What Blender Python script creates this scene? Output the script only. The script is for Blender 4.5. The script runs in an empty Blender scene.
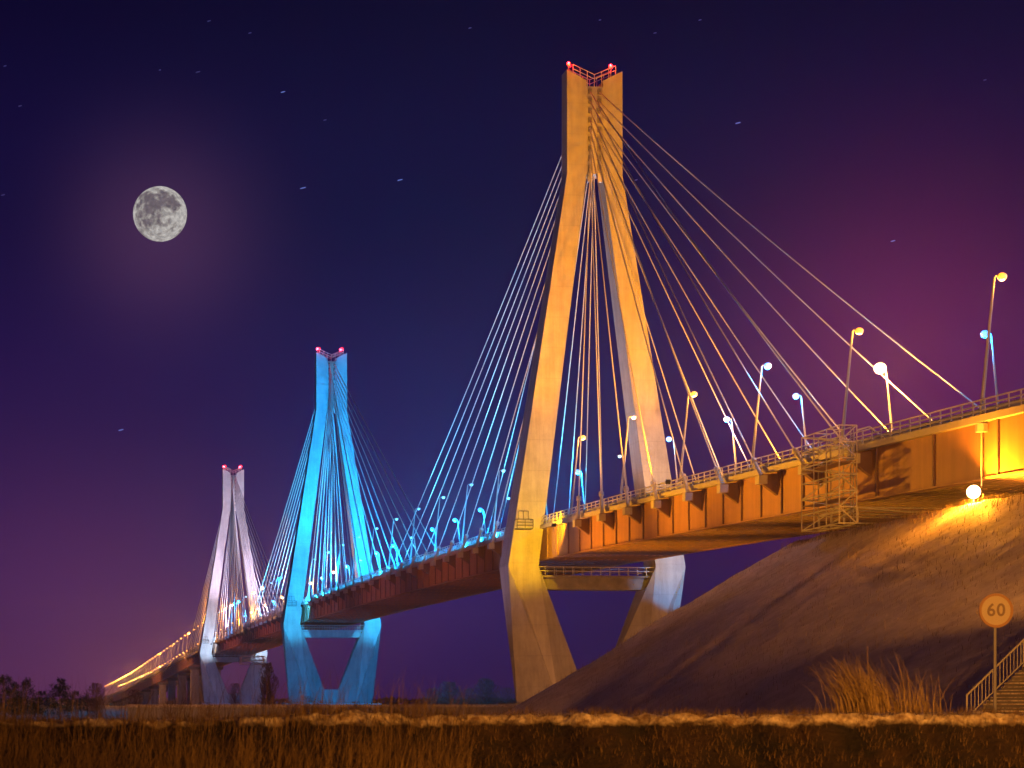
import bpy, bmesh, math, random
from mathutils import Vector, Matrix
random.seed(7)
C = bpy.context.scene.collection
SC = bpy.context.scene
R = math.radians

# ------------------------------------------------------------------ camera numbers
CAMZ = 2.0
F = 2000.0
CX, CY = 250.0, 703.0           # principal column and horizon row of the 1024 x 768 frame

def at(x, y, Y):
    """pixel + distance -> world point (only to work out real positions)"""
    return Vector(((x - CX) / F * Y, Y, CAMZ + (CY - y) / F * Y))

# ------------------------------------------------------------------ bridge frame
D = Vector((18 - CX, F, 0)).normalized()        # along the deck, away from the camera
L = Vector((D.y, -D.x, 0))                      # across the deck, to the right
P1 = Vector(((592 - CX) / F * 275.0, 275.0, 0))
def B(s, u, z):
    """s along the deck from the nearest tower, u across, z above the camera"""
    return P1 + D * s + L * u + Vector((0, 0, z + CAMZ))

PROF = [(-420, 12.8), (-300, 16.4), (-220, 18.6), (-133, 21.0), (0, 24.1), (116, 25.0), (231, 24.8), (473, 22.1), (715, 16.2), (1060, 8.6), (1500, 2.6), (1800, 0.0)]
def zt(s):
    p = PROF
    if s <= p[0][0]: return p[0][1]
    for i in range(len(p) - 1):
        if s <= p[i + 1][0]:
            x0, y0 = p[i]; x1, y1 = p[i + 1]
            m0 = (y1 - p[i - 1][1]) / (x1 - p[i - 1][0]) if i > 0 else (y1 - y0) / (x1 - x0)
            m1 = (p[i + 2][1] - y0) / (p[i + 2][0] - x0) if i + 2 < len(p) else (y1 - y0) / (x1 - x0)
            h = x1 - x0; t = (s - x0) / h
            return (2*t**3 - 3*t*t + 1)*y0 + (t**3 - 2*t*t + t)*h*m0 + (-2*t**3 + 3*t*t)*y1 + (t**3 - t*t)*h*m1
    return p[-1][1]

# ------------------------------------------------------------------ materials
def mat(name, col, rough=0.7, metal=0.0, streak=0.0, noise=0.0, scale=1.0, bump=0.0, bscale=8.0, col2=None, detail=6, seam=None):
    m = bpy.data.materials.new(name); m.use_nodes = True
    nt = m.node_tree; b = nt.nodes['Principled BSDF']
    b.inputs['Roughness'].default_value = rough; b.inputs['Metallic'].default_value = metal
    g = nt.nodes.new('ShaderNodeNewGeometry')
    out = None
    c1 = tuple(col) + (1,)
    if noise > 0 or col2:
        n = nt.nodes.new('ShaderNodeTexNoise'); n.inputs['Scale'].default_value = scale; n.inputs['Detail'].default_value = detail
        n.inputs['Roughness'].default_value = 0.65
        nt.links.new(g.outputs['Position'], n.inputs['Vector'])
        r = nt.nodes.new('ShaderNodeValToRGB')
        r.color_ramp.elements[0].position = 0.35; r.color_ramp.elements[1].position = 0.65
        c2 = tuple(col2) + (1,) if col2 else tuple(c * (1 - noise) for c in col) + (1,)
        r.color_ramp.elements[0].color = c2; r.color_ramp.elements[1].color = c1
        nt.links.new(n.outputs['Fac'], r.inputs['Fac']); out = r.outputs['Color']
    if seam:
        sx = nt.nodes.new('ShaderNodeSeparateXYZ'); nt.links.new(g.outputs['Position'], sx.inputs[0])
        md = nt.nodes.new('ShaderNodeMath'); md.operation = 'PINGPONG'; md.inputs[1].default_value = seam / 2
        nt.links.new(sx.outputs['Z'], md.inputs[0])
        lt = nt.nodes.new('ShaderNodeMath'); lt.operation = 'LESS_THAN'; lt.inputs[1].default_value = 0.05
        nt.links.new(md.outputs[0], lt.inputs[0])
        mx = nt.nodes.new('ShaderNodeMix'); mx.data_type = 'RGBA'
        sc = nt.nodes.new('ShaderNodeMath'); sc.operation = 'MULTIPLY'; sc.inputs[1].default_value = 0.22
        nt.links.new(lt.outputs[0], sc.inputs[0]); nt.links.new(sc.outputs[0], mx.inputs['Factor'])
        if out: nt.links.new(out, mx.inputs['A'])
        else: mx.inputs['A'].default_value = c1
        mx.inputs['B'].default_value = tuple(c * .45 for c in col) + (1,)
        out = mx.outputs['Result']
    if streak:          # rain streaks running down
        mp_ = nt.nodes.new('ShaderNodeMapping'); mp_.inputs['Scale'].default_value = (1.1, 1.1, .09); nt.links.new(g.outputs['Position'], mp_.inputs[0])
        n5 = nt.nodes.new('ShaderNodeTexNoise'); n5.inputs['Scale'].default_value = 1.0; n5.inputs['Detail'].default_value = 7; n5.inputs['Roughness'].default_value = .65; nt.links.new(mp_.outputs[0], n5.inputs['Vector'])
        r5 = nt.nodes.new('ShaderNodeValToRGB'); r5.color_ramp.elements[0].position = .38; r5.color_ramp.elements[0].color = (1-streak,)*3 + (1,); r5.color_ramp.elements[1].position = .6; r5.color_ramp.elements[1].color = (1, 1, 1, 1)
        nt.links.new(n5.outputs['Fac'], r5.inputs['Fac'])
        m5 = nt.nodes.new('ShaderNodeMix'); m5.data_type = 'RGBA'; m5.blend_type = 'MULTIPLY'; m5.inputs['Factor'].default_value = 1
        nt.links.new(out, m5.inputs['A']); nt.links.new(r5.outputs[0], m5.inputs['B']); out = m5.outputs['Result']
    if out: nt.links.new(out, b.inputs['Base Color'])
    else: b.inputs['Base Color'].default_value = c1
    if bump > 0:
        n2 = nt.nodes.new('ShaderNodeTexNoise'); n2.inputs['Scale'].default_value = bscale; n2.inputs['Detail'].default_value = 8
        nt.links.new(g.outputs['Position'], n2.inputs['Vector'])
        bp = nt.nodes.new('ShaderNodeBump'); bp.inputs['Strength'].default_value = 1.0; bp.inputs['Distance'].default_value = bump
        nt.links.new(n2.outputs['Fac'], bp.inputs['Height']); nt.links.new(bp.outputs['Normal'], b.inputs['Normal'])
    return m

def glow(name, col, strength):
    m = bpy.data.materials.new(name); m.use_nodes = True
    b = m.node_tree.nodes['Principled BSDF']
    b.inputs['Base Color'].default_value = (.8, .8, .8, 1)
    b.inputs['Emission Color'].default_value = tuple(col) + (1,)
    b.inputs['Emission Strength'].default_value = strength
    return m

M = dict(
    concrete=mat('pale concrete', (.42, .40, .38), .85, noise=.22, scale=.35, bump=.02, bscale=3, seam=4.2, streak=.2),
    concrete_dark=mat('weathered concrete', (.22, .20, .19), .9, noise=.4, scale=.6, bump=.03, bscale=3),
    steel=mat('red brown painted girder', (.50, .27, .12), .5, streak=.15, noise=.10, scale=.22),
    steel_rib=mat('dull brown painted steel', (.26, .15, .12), .6, noise=.2, scale=.5),
    steel_pale=mat('pale painted steel', (.55, .52, .48), .5, noise=.15, scale=.8),
    galv=mat('galvanised steel', (.45, .45, .44), .45, metal=.3),
    cable=mat('cable sheath', (.62, .62, .6), .5),
    asphalt=mat('asphalt', (.05, .05, .05), .9, noise=.3, scale=2),
    paint=mat('white road paint', (.75, .75, .73), .7),
    dark=mat('dark iron', (.05, .05, .05), .6),
    snow=mat('old snow with grit', (.50, .43, .50), .8, scale=.9, bump=.06, bscale=3.5, col2=(.33, .27, .31), detail=10),
    field=mat('snowy stubble field', (.42, .38, .35), .9, scale=.5, bump=.08, bscale=2.0, col2=(.16, .12, .09), detail=10),
    lip=mat('crusted snow', (.75, .68, .60), .8, scale=7, bump=.05, bscale=12, col2=(.25, .17, .10)),
    soil=mat('frozen dark soil', (.045, .025, .014), .95, scale=2.2, bump=.1, bscale=6, col2=(.010, .006, .005)),
    tuft=mat('pale dry grass', (.48, .34, .15), .8, noise=.45, scale=5),
    grass=mat('dry grass', (.19, .12, .055), .8, noise=.6, scale=3),
    grass2=mat('withered brown grass', (.033, .018, .009), .85, noise=.7, scale=2),
    bark=mat('winter bark', (.16, .11, .08), .9),
    twig=mat('bare twigs', (.22, .14, .10), .9),
    pine=mat('pine needles', (.045, .07, .035), .8, noise=.4, scale=1),
    sign=mat('sign enamel', (.85, .72, .48), .5, noise=.05, scale=20),
    signring=mat('sign red enamel', (.60, .34, .16), .5),
    signink=mat('sign digits', (.36, .26, .18), .5),
    red=glow('red beacon glass', (1, .001, .002), 7),
    amber=glow('amber lamp glass', (1, .31, .012), 2.6),
    amberfar=glow('amber far lamp glass', (1, .36, .03), 9),
    blue=glow('blue white lamp glass', (.02, .36, 1), 2.4),
    cyan=glow('faint cyan lamp glass', (.15, .75, 1), 1.6),  # mostly unlit lamps; blue light on them put into the glow
    white=glow('warm white floodlight glass', (1, .62, .25), 14),
)

bm_ = mat('snow-crusted verge', (.75, .66, .56), .85, scale=6, bump=.05, bscale=10, col2=(.22, .14, .08))
_n = bm_.node_tree; _b = _n.nodes['Principled BSDF']; _src = _b.inputs['Base Color'].links[0].from_socket
_g = _n.nodes.new('ShaderNodeNewGeometry'); _sx = _n.nodes.new('ShaderNodeSeparateXYZ'); _n.links.new(_g.outputs['Position'], _sx.inputs[0])
_t = _n.nodes.new('ShaderNodeTexNoise'); _t.inputs['Scale'].default_value = 2.6; _t.inputs['Detail'].default_value = 9; _t.inputs['Roughness'].default_value = .7; _n.links.new(_g.outputs['Position'], _t.inputs['Vector'])
_a = _n.nodes.new('ShaderNodeMath'); _a.operation = 'MULTIPLY_ADD'; _a.inputs[1].default_value = .34; _n.links.new(_t.outputs['Fac'], _a.inputs[0]); _n.links.new(_sx.outputs['Z'], _a.inputs[2])
_r = _n.nodes.new('ShaderNodeMapRange'); _r.inputs['From Min'].default_value = 1.84; _r.inputs['From Max'].default_value = 1.93; _n.links.new(_a.outputs[0], _r.inputs['Value'])
_t2 = _n.nodes.new('ShaderNodeTexNoise'); _t2.inputs['Scale'].default_value = 1.7; _t2.inputs['Detail'].default_value = 9; _n.links.new(_g.outputs['Position'], _t2.inputs['Vector'])
_c = _n.nodes.new('ShaderNodeValToRGB'); _c.color_ramp.elements[0].position = .38; _c.color_ramp.elements[0].color = (.006, .0035, .003, 1); _c.color_ramp.elements[1].position = .72; _c.color_ramp.elements[1].color = (.035, .017, .010, 1); _n.links.new(_t2.outputs['Fac'], _c.inputs['Fac'])
_m = _n.nodes.new('ShaderNodeMix'); _m.data_type = 'RGBA'; _n.links.new(_r.outputs[0], _m.inputs['Factor']); _n.links.new(_c.outputs[0], _m.inputs['A']); _n.links.new(_src, _m.inputs['B']); _n.links.new(_m.outputs['Result'], _b.inputs['Base Color'])
M['verge'] = bm_

# ------------------------------------------------------------------ mesh helpers
class MB:
    def __init__(s): s.v = []; s.f = []
    def poly(s, pts, faces):
        n = len(s.v); s.v += [tuple(p) for p in pts]; s.f += [tuple(i + n for i in f) for f in faces]
    def hexa(s, p):          # 8 points: bottom ring 0-3, top ring 4-7
        s.poly(p, [(3, 2, 1, 0), (4, 5, 6, 7), (0, 1, 5, 4), (1, 2, 6, 5), (2, 3, 7, 6), (3, 0, 4, 7)])
    def box(s, c, d, m=None):
        x, y, z = d[0] / 2, d[1] / 2, d[2] / 2
        p = [Vector(q) for q in ((-x, -y, -z), (x, -y, -z), (x, y, -z), (-x, y, -z), (-x, -y, z), (x, -y, z), (x, y, z), (-x, y, z))]
        s.hexa([(m @ q if m else q) + Vector(c) for q in p])
    def bbox(s, s0, s1, u0, u1, z0, z1):     # box in bridge coordinates
        s.hexa([B(s0, u0, z0), B(s0, u1, z0), B(s1, u1, z0), B(s1, u0, z0), B(s0, u0, z1), B(s0, u1, z1), B(s1, u1, z1), B(s1, u0, z1)])
    def tube(s, a, b, r, r2=None, n=6, caps=True):
        s.path([a, b], [r, r if r2 is None else r2], n, caps)
    def path(s, pts, rs, n=6, caps=True):
        base = len(s.v); pts = [Vector(p) for p in pts]
        for i, p in enumerate(pts):
            t = (pts[min(i + 1, len(pts) - 1)] - pts[max(i - 1, 0)])
            if t.length < 1e-9: t = Vector((0, 0, 1))
            t.normalize()
            a = t.cross(Vector((0, 0, 1)) if abs(t.z) < .9 else Vector((1, 0, 0))).normalized(); b = t.cross(a)
            for k in range(n):
                w = 2 * math.pi * k / n
                s.v.append(tuple(p + (a * math.cos(w) + b * math.sin(w)) * rs[i]))
        for i in range(len(pts) - 1):
            for k in range(n):
                q = base + i * n; s.f.append((q + k, q + (k + 1) % n, q + n + (k + 1) % n, q + n + k))
        if caps:
            s.f.append(tuple(base + k for k in range(n))[::-1]); q = base + (len(pts) - 1) * n
            s.f.append(tuple(q + k for k in range(n)))
    def ball(s, c, r, sz=(1, 1, 1), n=10, m=7):
        c = Vector(c); base = len(s.v)
        s.v.append(tuple(c + Vector((0, 0, r * sz[2]))))
        for i in range(1, m):
            th = math.pi * i / m
            for k in range(n):
                ph = 2 * math.pi * k / n
                s.v.append(tuple(c + Vector((math.sin(th) * math.cos(ph) * r * sz[0], math.sin(th) * math.sin(ph) * r * sz[1], math.cos(th) * r * sz[2]))))
        s.v.append(tuple(c - Vector((0, 0, r * sz[2])))); e = len(s.v) - 1
        for k in range(n):
            s.f.append((base, base + 1 + k, base + 1 + (k + 1) % n))
            q = base + 1 + (m - 2) * n; s.f.append((e, q + (k + 1) % n, q + k))
        for i in range(m - 2):
            q = base + 1 + i * n
            for k in range(n): s.f.append((q + k, q + n + k, q + n + (k + 1) % n, q + (k + 1) % n))
    def build(s, name, m, parent=None, origin=None, smooth=False):
        me = bpy.data.meshes.new(name)
        o0 = Vector(origin) if origin is not None else (wloc(parent) if parent else Vector((0, 0, 0)))
        me.from_pydata([tuple(Vector(v) - o0) for v in s.v], [], s.f); me.validate()
        bm = bmesh.new(); bm.from_mesh(me); bmesh.ops.recalc_face_normals(bm, faces=bm.faces); bm.to_mesh(me); bm.free()
        if smooth: me.polygons.foreach_set('use_smooth', [True] * len(me.polygons))
        me.materials.append(m)
        o = bpy.data.objects.new(name, me); C.objects.link(o)
        if parent:
            o.parent = parent; o.location = o0 - wloc(parent)
        else: o.location = o0
        return o

def wloc(o):
    p = Vector((0, 0, 0))
    while o: p += Vector(o.location); o = o.parent
    return p

def tag(o, label=None, cat=None, group=None, kind=None):
    if label: o['label'] = label
    if cat: o['category'] = cat
    if group: o['group'] = group
    if kind: o['kind'] = kind
    return o
def thing(name, loc, label, cat, group=None):
    o = bpy.data.objects.new(name, None); C.objects.link(o); o.location = loc; o.empty_display_size = .5
    return tag(o, label, cat, group)

ORD = ['first', 'second', 'third', 'fourth', 'fifth', 'sixth', 'seventh', 'eighth', 'ninth', 'tenth', 'eleventh', 'twelfth',
       'thirteenth', 'fourteenth', 'fifteenth', 'sixteenth', 'seventeenth', 'eighteenth', 'nineteenth', 'twentieth']

def lamp_light(parent, kind, pos, power, col, target=None, angle=60, size=.3, blend=.4, name='light'):
    l = bpy.data.lights.new(name, kind); l.energy = power; l.color = col; l.shadow_soft_size = size
    if kind == 'SPOT': l.spot_size = R(angle); l.spot_blend = blend
    o = bpy.data.objects.new(name, l); C.objects.link(o)
    if parent: o.parent = parent; o.location = Vector(pos) - wloc(parent)
    else: o.location = pos
    if target is not None: o.rotation_euler = (Vector(target) - Vector(pos)).to_track_quat('-Z', 'Y').to_euler()
    return o

# ------------------------------------------------------------------ pylons
NAMES = [('nearest', 'amber-lit'), ('middle', 'blue-lit'), ('farthest', 'pale lilac-lit')]
SP = [0.0, 231.0, 462.0]
DZ = [0.0, 1.6, -0.9]
def pylon(i):
    sp, dz = SP[i], DZ[i]
    who, look = NAMES[i]
    P = lambda u, w, z: B(sp - w, u, z)
    root = thing('bridge_pylon', B(sp, 0, -2.2), f'{who} of the three bridge towers, {look} concrete with splayed legs and notched head', 'bridge tower', 'towers of the cable-stayed bridge')
    zk, zh, ztop, zb = 18.6 + dz * .6, 72.2 + dz, 86.6 + dz, 0.0
    m = M['concrete']
    for sg in (-1, 1):
        b = MB(); rings = []
        for (z, uo, ui, t) in ((zk, 12.4, 8.2, 5.2), (zh, 3.9, 1.15, 2.8), (ztop, 3.9, 1.15, 2.6)):
            zi = z - 1.4 if z == ztop else z
            rings.append([P(sg*uo, t/2, z), P(sg*ui, t/2, zi), P(sg*ui, -t/2, zi), P(sg*uo, -t/2, z)])
        v = [p for r in rings for p in r]
        f = [(3, 2, 1, 0), (8, 9, 10, 11)]
        for k in range(2):
            for q in range(4):
                a = k*4 + q; c = k*4 + (q+1) % 4; f.append((a, c, c+4, a+4))
        b.poly(v, f); b.build('leg', m, root)
        # lower leg: flat face folds into two faces along a ridge
        b = MB(); zp = 13.4 + dz * .6; t = 2.6
        v = [P(sg*12.4, t, zk-.003), P(sg*8.2, t, zk-.003), P(sg*8.2, -t, zk-.003), P(sg*12.4, -t, zk-.003),
             P(sg*10.1, t+.12, zp), P(sg*10.1, -t-.12, zp),
             P(sg*10.6, .2, zb), P(sg*5.9, 4.4, zb), P(sg*.5, .3, zb), P(sg*.5, -.3, zb), P(sg*5.9, -4.4, zb), P(sg*10.6, -.2, zb)]
        f = [(0, 1, 2, 3), (0, 4, 1), (0, 6, 7, 4), (1, 4, 7, 8), (1, 8, 9, 2), (3, 2, 5), (2, 9, 10, 5), (3, 5, 10, 11), (3, 11, 6, 0), (6, 11, 10, 9, 8, 7)]
        f2 = []
        for q in f:
            if len(q) == 4 and q != (0, 1, 2, 3): f2 += [(q[0], q[1], q[2]), (q[0], q[2], q[3])]
            else: f2.append(q)
        b.poly(v, f2); b.build('lower_leg', m, root)
    # recessed anchor panel between the head blocks
    b = MB(); b.bbox(sp-1.2, sp+1.2, -1.15, 1.15, zh+.2, 84.4+dz); ap = b.build('anchor_panel', m, root)
    for k in range(9):
        z = 72.9 + 1.3*k + dz
        for u in (-.65, .65):
            b = MB(); b.hexa([P(u+x, y, z+q) for q in (0, .7) for (x, y) in ((-.26, 1.203), (.26, 1.203), (.26, 1.42), (-.26, 1.42))])
            b.build('anchor_socket', M['concrete_dark'], ap)
    for u in (-.72, .72):
        b = MB(); b.bbox(sp-1.45, sp-1.0, u-.3, u+.3, zh-.9, zh+.3); b.build('light_panel', M['steel_pale'], root)
    # cross beam at the kink with a walkway rail
    zc = zk - 1.2
    b = MB(); b.bbox(sp-1.5, sp+1.5, -9.0, 9.0, zc-1.9, zc-.3); b.bbox(sp-2.0, sp+2.0, -8.9, 8.9, zc-.3, zc)
    cb = b.build('crossbeam', M['concrete_dark'] if i != 1 else m, root)
    b = MB()
    for w in (1.85, -1.85):
        for z in (1.15, .6): b.tube(P(-8.4, w, zc+z), P(8.4, w, zc+z), .06, n=4)
        for k in range(14): u = -8.4 + 16.8*k/13; b.tube(P(u, w, zc), P(u, w, zc+1.15), .06, n=4)
    b.build('railing', M['steel_pale'], cb)
    # pile cap
    b = MB(); b.bbox(sp-5, sp+5, -12, 12, -4, -.003); b.bbox(sp-.8, sp+.8, -2.6, 2.6, .0, 3.4); b.build('base', M['concrete_dark'] if i == 0 else m, root)
    # service balcony on the outer front of both legs at deck level
    for sg in (-1, 1):
        b = MB(); zd = zt(sp) - .6; uc = sg*10.4
        b.hexa([P(uc+x, y, zd+q) for q in (0, .15) for (x, y) in ((-1.1, 2.35), (1.1, 2.35), (1.1, 3.9), (-1.1, 3.9))])
        for x in (-1.1, 0, 1.1):
            b.tube(P(uc+x, 3.85, zd+.1), P(uc+x, 3.85, zd+1.3), .05, n=4)
            b.tube(P(uc+x*.6, 3.0, zd+1.3), P(uc+x*.6, 3.0, zd+2.5), .04, n=4)
        for z in (.5, .9, 1.3): b.tube(P(uc-1.1, 3.85, zd+z), P(uc+1.1, 3.85, zd+z), .05, n=4)
        b.tube(P(uc-.7, 3.0, zd+2.5), P(uc+.7, 3.0, zd+2.5), .04, n=4)
        for x in (-1.1, 1.1):
            b.tube(P(uc+x, 3.85, zd+1.3), P(uc+x, 2.3, zd+1.3), .05, n=4)
        b.build('service_balcony', M['dark'], root)
    # V railing on the head
    b = MB()
    for w in (1.15, -1.15):
        for h in (1.2, .6):
            for sg in (-1, 1): b.tube(P(sg*3.0, w, ztop-.45+h), P(0, w, ztop-2.15+h+.4), .055, n=4)
        for u in (-3.0, -2.0, -1.0, 0, 1.0, 2.0, 3.0):
            zg = ztop - 1.4*(1 - (abs(u) - 1.15)/2.75) if abs(u) > 1.15 else 84.4 + dz
            b.tube(P(u, w, zg), P(u, w, ztop - .45 + 1.2 - (3.0-abs(u))/3.0*1.3), .055, n=4)
    b.build('top_railing', M['steel_pale'], root)
    for (u, w, h) in ((-3.6, 1.0, .75), (-2.9, -.9, 1.5), (2.3, 1.0, 1.3), (3.0, -.9, 1.5)):
        b = MB(); zg = ztop - 1.4*(1 - (abs(u) - 1.15)/2.75)
        b.tube(P(u, w, zg-.1), P(u, w, zg+h), .07, n=5); bc = b.build('beacon', M['galv'], root)
        b = MB(); b.ball(P(u, w, zg+h+.25), .26 + .09*i); b.build('beacon_glass', M['red'], bc, smooth=True)
        if u in (-3.6, 2.3): lamp_light(bc, 'POINT', P(u, w+.5, zg+h+.45), 450, (1, .01, .02), size=.05)
    return root
PYL = [pylon(i) for i in range(3)]

# ------------------------------------------------------------------ deck
deck = thing('bridge_deck', B(0, 0, zt(0)), 'long red brown steel bridge deck running between the towers to the far bank', 'bridge deck')
S0, S1 = -330, 1780
NEARSP = [r for r in range(S0, S1 + 1, 5)]
def sweep(u0, u1, dz0, dz1, s0=S0, s1=S1, step=8):
    b = MB(); n = max(1, int(math.ceil((s1 - s0) / step))); base = []
    for k in range(n + 1):
        s = s0 + (s1 - s0) * k / n; z = zt(s)
        base += [B(s, u0, z+dz0), B(s, u1, z+dz0), B(s, u1, z+dz1), B(s, u0, z+dz1)]
    f = [(3, 2, 1, 0), tuple(4*n + q for q in range(4))]
    for k in range(n):
        for q in range(4): a = 4*k + q; c = 4*k + (q+1) % 4; f.append((a, c, c+4, a+4))
    b.poly(base, f); return b
sweep(-7.9, 7.9, -.35, 0).build('deck_slab', M['steel_pale'], deck)
sweep(-6.6, 6.6, .004, .06).build('road_surface', M['asphalt'], deck)
b = MB()
for u in (-6.3, 0, 6.3):
    q = sweep(u-.08, u+.08, .063, .067); b.poly(q.v, q.f)
b.build('lane_lines', M['paint'], deck)
GD = -4.55
for sg in (-1, 1):
    b = sweep(min(sg*6.9, sg*7.15), max(sg*6.9, sg*7.15), GD+.12, -.354)
    q = sweep(min(sg*6.7, sg*7.4), max(sg*6.7, sg*7.4), GD-.02, GD+.117); b.poly(q.v, q.f)
    g = b.build('girder', M['steel'], deck)
    b = MB()                                        # vertical web stiffeners
    s = S0 + 2.6
    while s < 800:
        z = zt(s); a, c = sg*7.152, sg*7.3
        b.bbox(s-.1, s+.1, min(a, c), max(a, c), z+GD+.14, z-.36)
        s += 5.225 if s > -104 else 10.45
    b.build('web_stiffeners', M['steel_rib'], g)
b = sweep(-6.69, 6.69, GD+.5, GD+.6)
for k in range(13):
    u = -6 + k
    q = sweep(u-.12, u+.12, GD-.0, GD+.495); b.poly(q.v, q.f)
sf = b.build('soffit_ribs', M['steel_rib'], deck)
b = MB(); s = S0 + 4
while s < 900:
    z = zt(s); b.bbox(s-.15, s+.15, -6.68, 6.68, z+GD+.05, z+GD+.47); s += 10.45
b.build('cross_ribs', M['steel'], deck)
for sg in (-1, 1):                                  # edge fascia and crash barrier
    a, c = sg*7.903, sg*8.0
    sweep(min(a, c), max(a, c), -.42, .10).build('edge_strip', M['steel_pale'], deck)
    a, c = sg*6.75, sg*6.85
    q = sweep(min(a, c), max(a, c), .35, .85); q.build('crash_barrier', M['steel_pale'], deck)
tm = bpy.data.materials.new('frosted screen'); tm.use_nodes = True; _n = tm.node_tree; _n.nodes.remove(_n.nodes['Principled BSDF'])
_t = _n.nodes.new('ShaderNodeBsdfTranslucent'); _t.inputs[0].default_value = (.75, .8, .8, 1); _d = _n.nodes.new('ShaderNodeBsdfDiffuse'); _d.inputs[0].default_value = (.4, .42, .42, 1)
_m = _n.nodes.new('ShaderNodeMixShader'); _m.inputs[0].default_value = .3; _n.links.new(_t.outputs[0], _m.inputs[1]); _n.links.new(_d.outputs[0], _m.inputs[2]); _n.links.new(_m.outputs[0], _n.nodes['Material Output'].inputs[0])
for j in range(20):
    q = MB(); ps = [8 + 10.7*j + .15 + 10.4*e_/3 for e_ in range(4)]
    q.poly([B(x_, -7.55, zt(x_)+h_) for x_ in ps for h_ in (.06, 1.0)], [(2*e_, 2*e_+2, 2*e_+3, 2*e_+1) for e_ in range(3)])
    q.build('noise_screen', tm, deck)
    _s = 8 + 10.7*j + 5.3; _l = lamp_light(None, 'POINT', B(_s, -6.98, zt(_s) + .55), 2600, (.005, .42, 1), size=.05); _l.parent = deck; _l.location = B(_s, -6.98, zt(_s) + .55) - Vector(deck.location)  # added bare blue light behind each screen makes it glow
def railing(sg, s0, s1, step, rr):
    b = MB(); n = int(round((s1 - s0) / step))
    for h in (1.25, .85, .45):
        b.path([B(s0 + (s1-s0)*k/max(1, n//4), sg*7.7, zt(s0 + (s1-s0)*k/max(1, n//4)) + h) for k in range(max(1, n//4)+1)], [rr]*(max(1, n//4)+1), 4)
    for k in range(n):
        s = s0 + (k+.5)*step; b.tube(B(s, sg*7.7, zt(s)), B(s, sg*7.7, zt(s)+1.25), rr*1.15, n=4)
    return b
for sg in (-1, 1):
    s = -150.0
    while s < 260:
        railing(sg, s, s+21.4, 1.78, .06).build('railing_bay', M['steel_pale'], deck); s += 21.4
    railing(sg, s, 1770, 5.0, .09).build('railing_run', M['steel_pale'], deck)
# anchor brackets
nb = 0
for i in range(3):
    for side in (-1, 1):
        for k in range(9):
            for sg in (-1, 1):
                if sg == 1 and nb >= 96 and k > 3: continue
                s = SP[i] + side*(23 + 10.45*k); z = zt(s); nb += 1
                dr = side
                b = MB()
                w = .28
                pts = []
                for ss in (s-w, s+w):
                    pts.append([B(ss, sg*7.16, z-.5), B(ss, sg*9.0, z-.7), B(ss, sg*9.0, z-1.3), B(ss, sg*7.16, z-2.6)])
                b.hexa(pts[0] + pts[1])
                br = b.build('bracket', M['steel_rib'], deck)
                b = MB(); a, c = sg*8.25, sg*9.1
                b.bbox(s-.5, s+.5, min(a, c), max(a, c), z-1.55, z-.75)
                b.build('anchor_box', M['steel_pale'], br)

# ------------------------------------------------------------------ cables
FAN = {(-1): ['right-hand fan of the nearest tower', 'right-hand fan of the middle tower', 'right-hand fan of the farthest tower'],
       (1): ['left-hand fan of the nearest tower', 'left-hand fan of the middle tower', 'left-hand fan of the farthest tower']}
STEP = ['shortest, innermost', 'second shortest', 'third shortest', 'fourth from the tower', 'middle one', 'fourth from the outside', 'third longest', 'second longest', 'longest, outermost']
for i in range(3):
    for side in (-1, 1):
        for sg in (-1, 1):
            for k in range(9):
                s = SP[i] + side*(23 + 10.45*k)
                a = B(SP[i] + side*1.3, sg*.65, 73.2 + 1.3*k + DZ[i]); e = B(s, sg*8.55, zt(s) - 1.0)
                n = 10; ln = (e-a).length; sag = .0075*ln*(ln/130)
                pts = [a.lerp(e, t/n) - Vector((0, 0, 4*sag*(t/n)*(1-t/n))) for t in range(n+1)]
                b = MB(); r = (.078, .12, .14)[i]; b.path(pts, [r]*(n+1), 5)
                o = b.build('stay_cable', M['cable'], None, origin=e)
                tag(o, f"{STEP[k]} stay cable, {'camera-side' if sg < 0 else 'far-side'} edge, {FAN[side][i]}", 'stay cable', 'stay cables of the bridge')
                b = MB(); d = (pts[-2]-e).normalized()
                b.tube(e, e+d*3.2, .24, .2, 7); b.tube(e+d*3.2, e+d*3.7, .32, .32, 7); b.build('anchor_sleeve', M['steel_pale'], o)

# ------------------------------------------------------------------ street lamps
def make_lamp(sg, glass, fl=False, rb=.3):
    """sg: -1 camera-side row, 1 far row; leans over the road"""
    r = bpy.data.objects.new('street_lamp', None); C.objects.link(r)
    inn = -sg
    X = L * inn
    up = Vector((0, 0, 1))
    top = X*1.0 + up*10.4
    b = MB(); b.tube(up*-.3, up*.9, .2, .18, 8); b.path([up*.9+X*.05, X*.5+up*5.4, top], [.16, .12, .08], 8); b.build('pole', M['galv'], r)
    b = MB(); b.path([top, top+X*.12+up*.16, top+X*.4+up*.22], [.07, .06, .06], 6); b.build('arm', M['galv'], r)
    h = top + X*.62 + up*.22
    b = MB(); b.ball(h, .42, (1, .5, .28), 10, 6); hd = b.build('lamp_head', M['galv'], r)
    b = MB(); b.ball(h-up*.12, rb, (1, 1, .85), 12, 8); b.build('lamp_glass', M[glass], hd, smooth=True)
    return r
protos = {}
def copy_tree(o, parent=None):
    c = o.copy(); C.objects.link(c); c.parent = parent
    for ch in [x for x in bpy.data.objects if x.parent == o]: copy_tree(ch, c)
    return c
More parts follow.
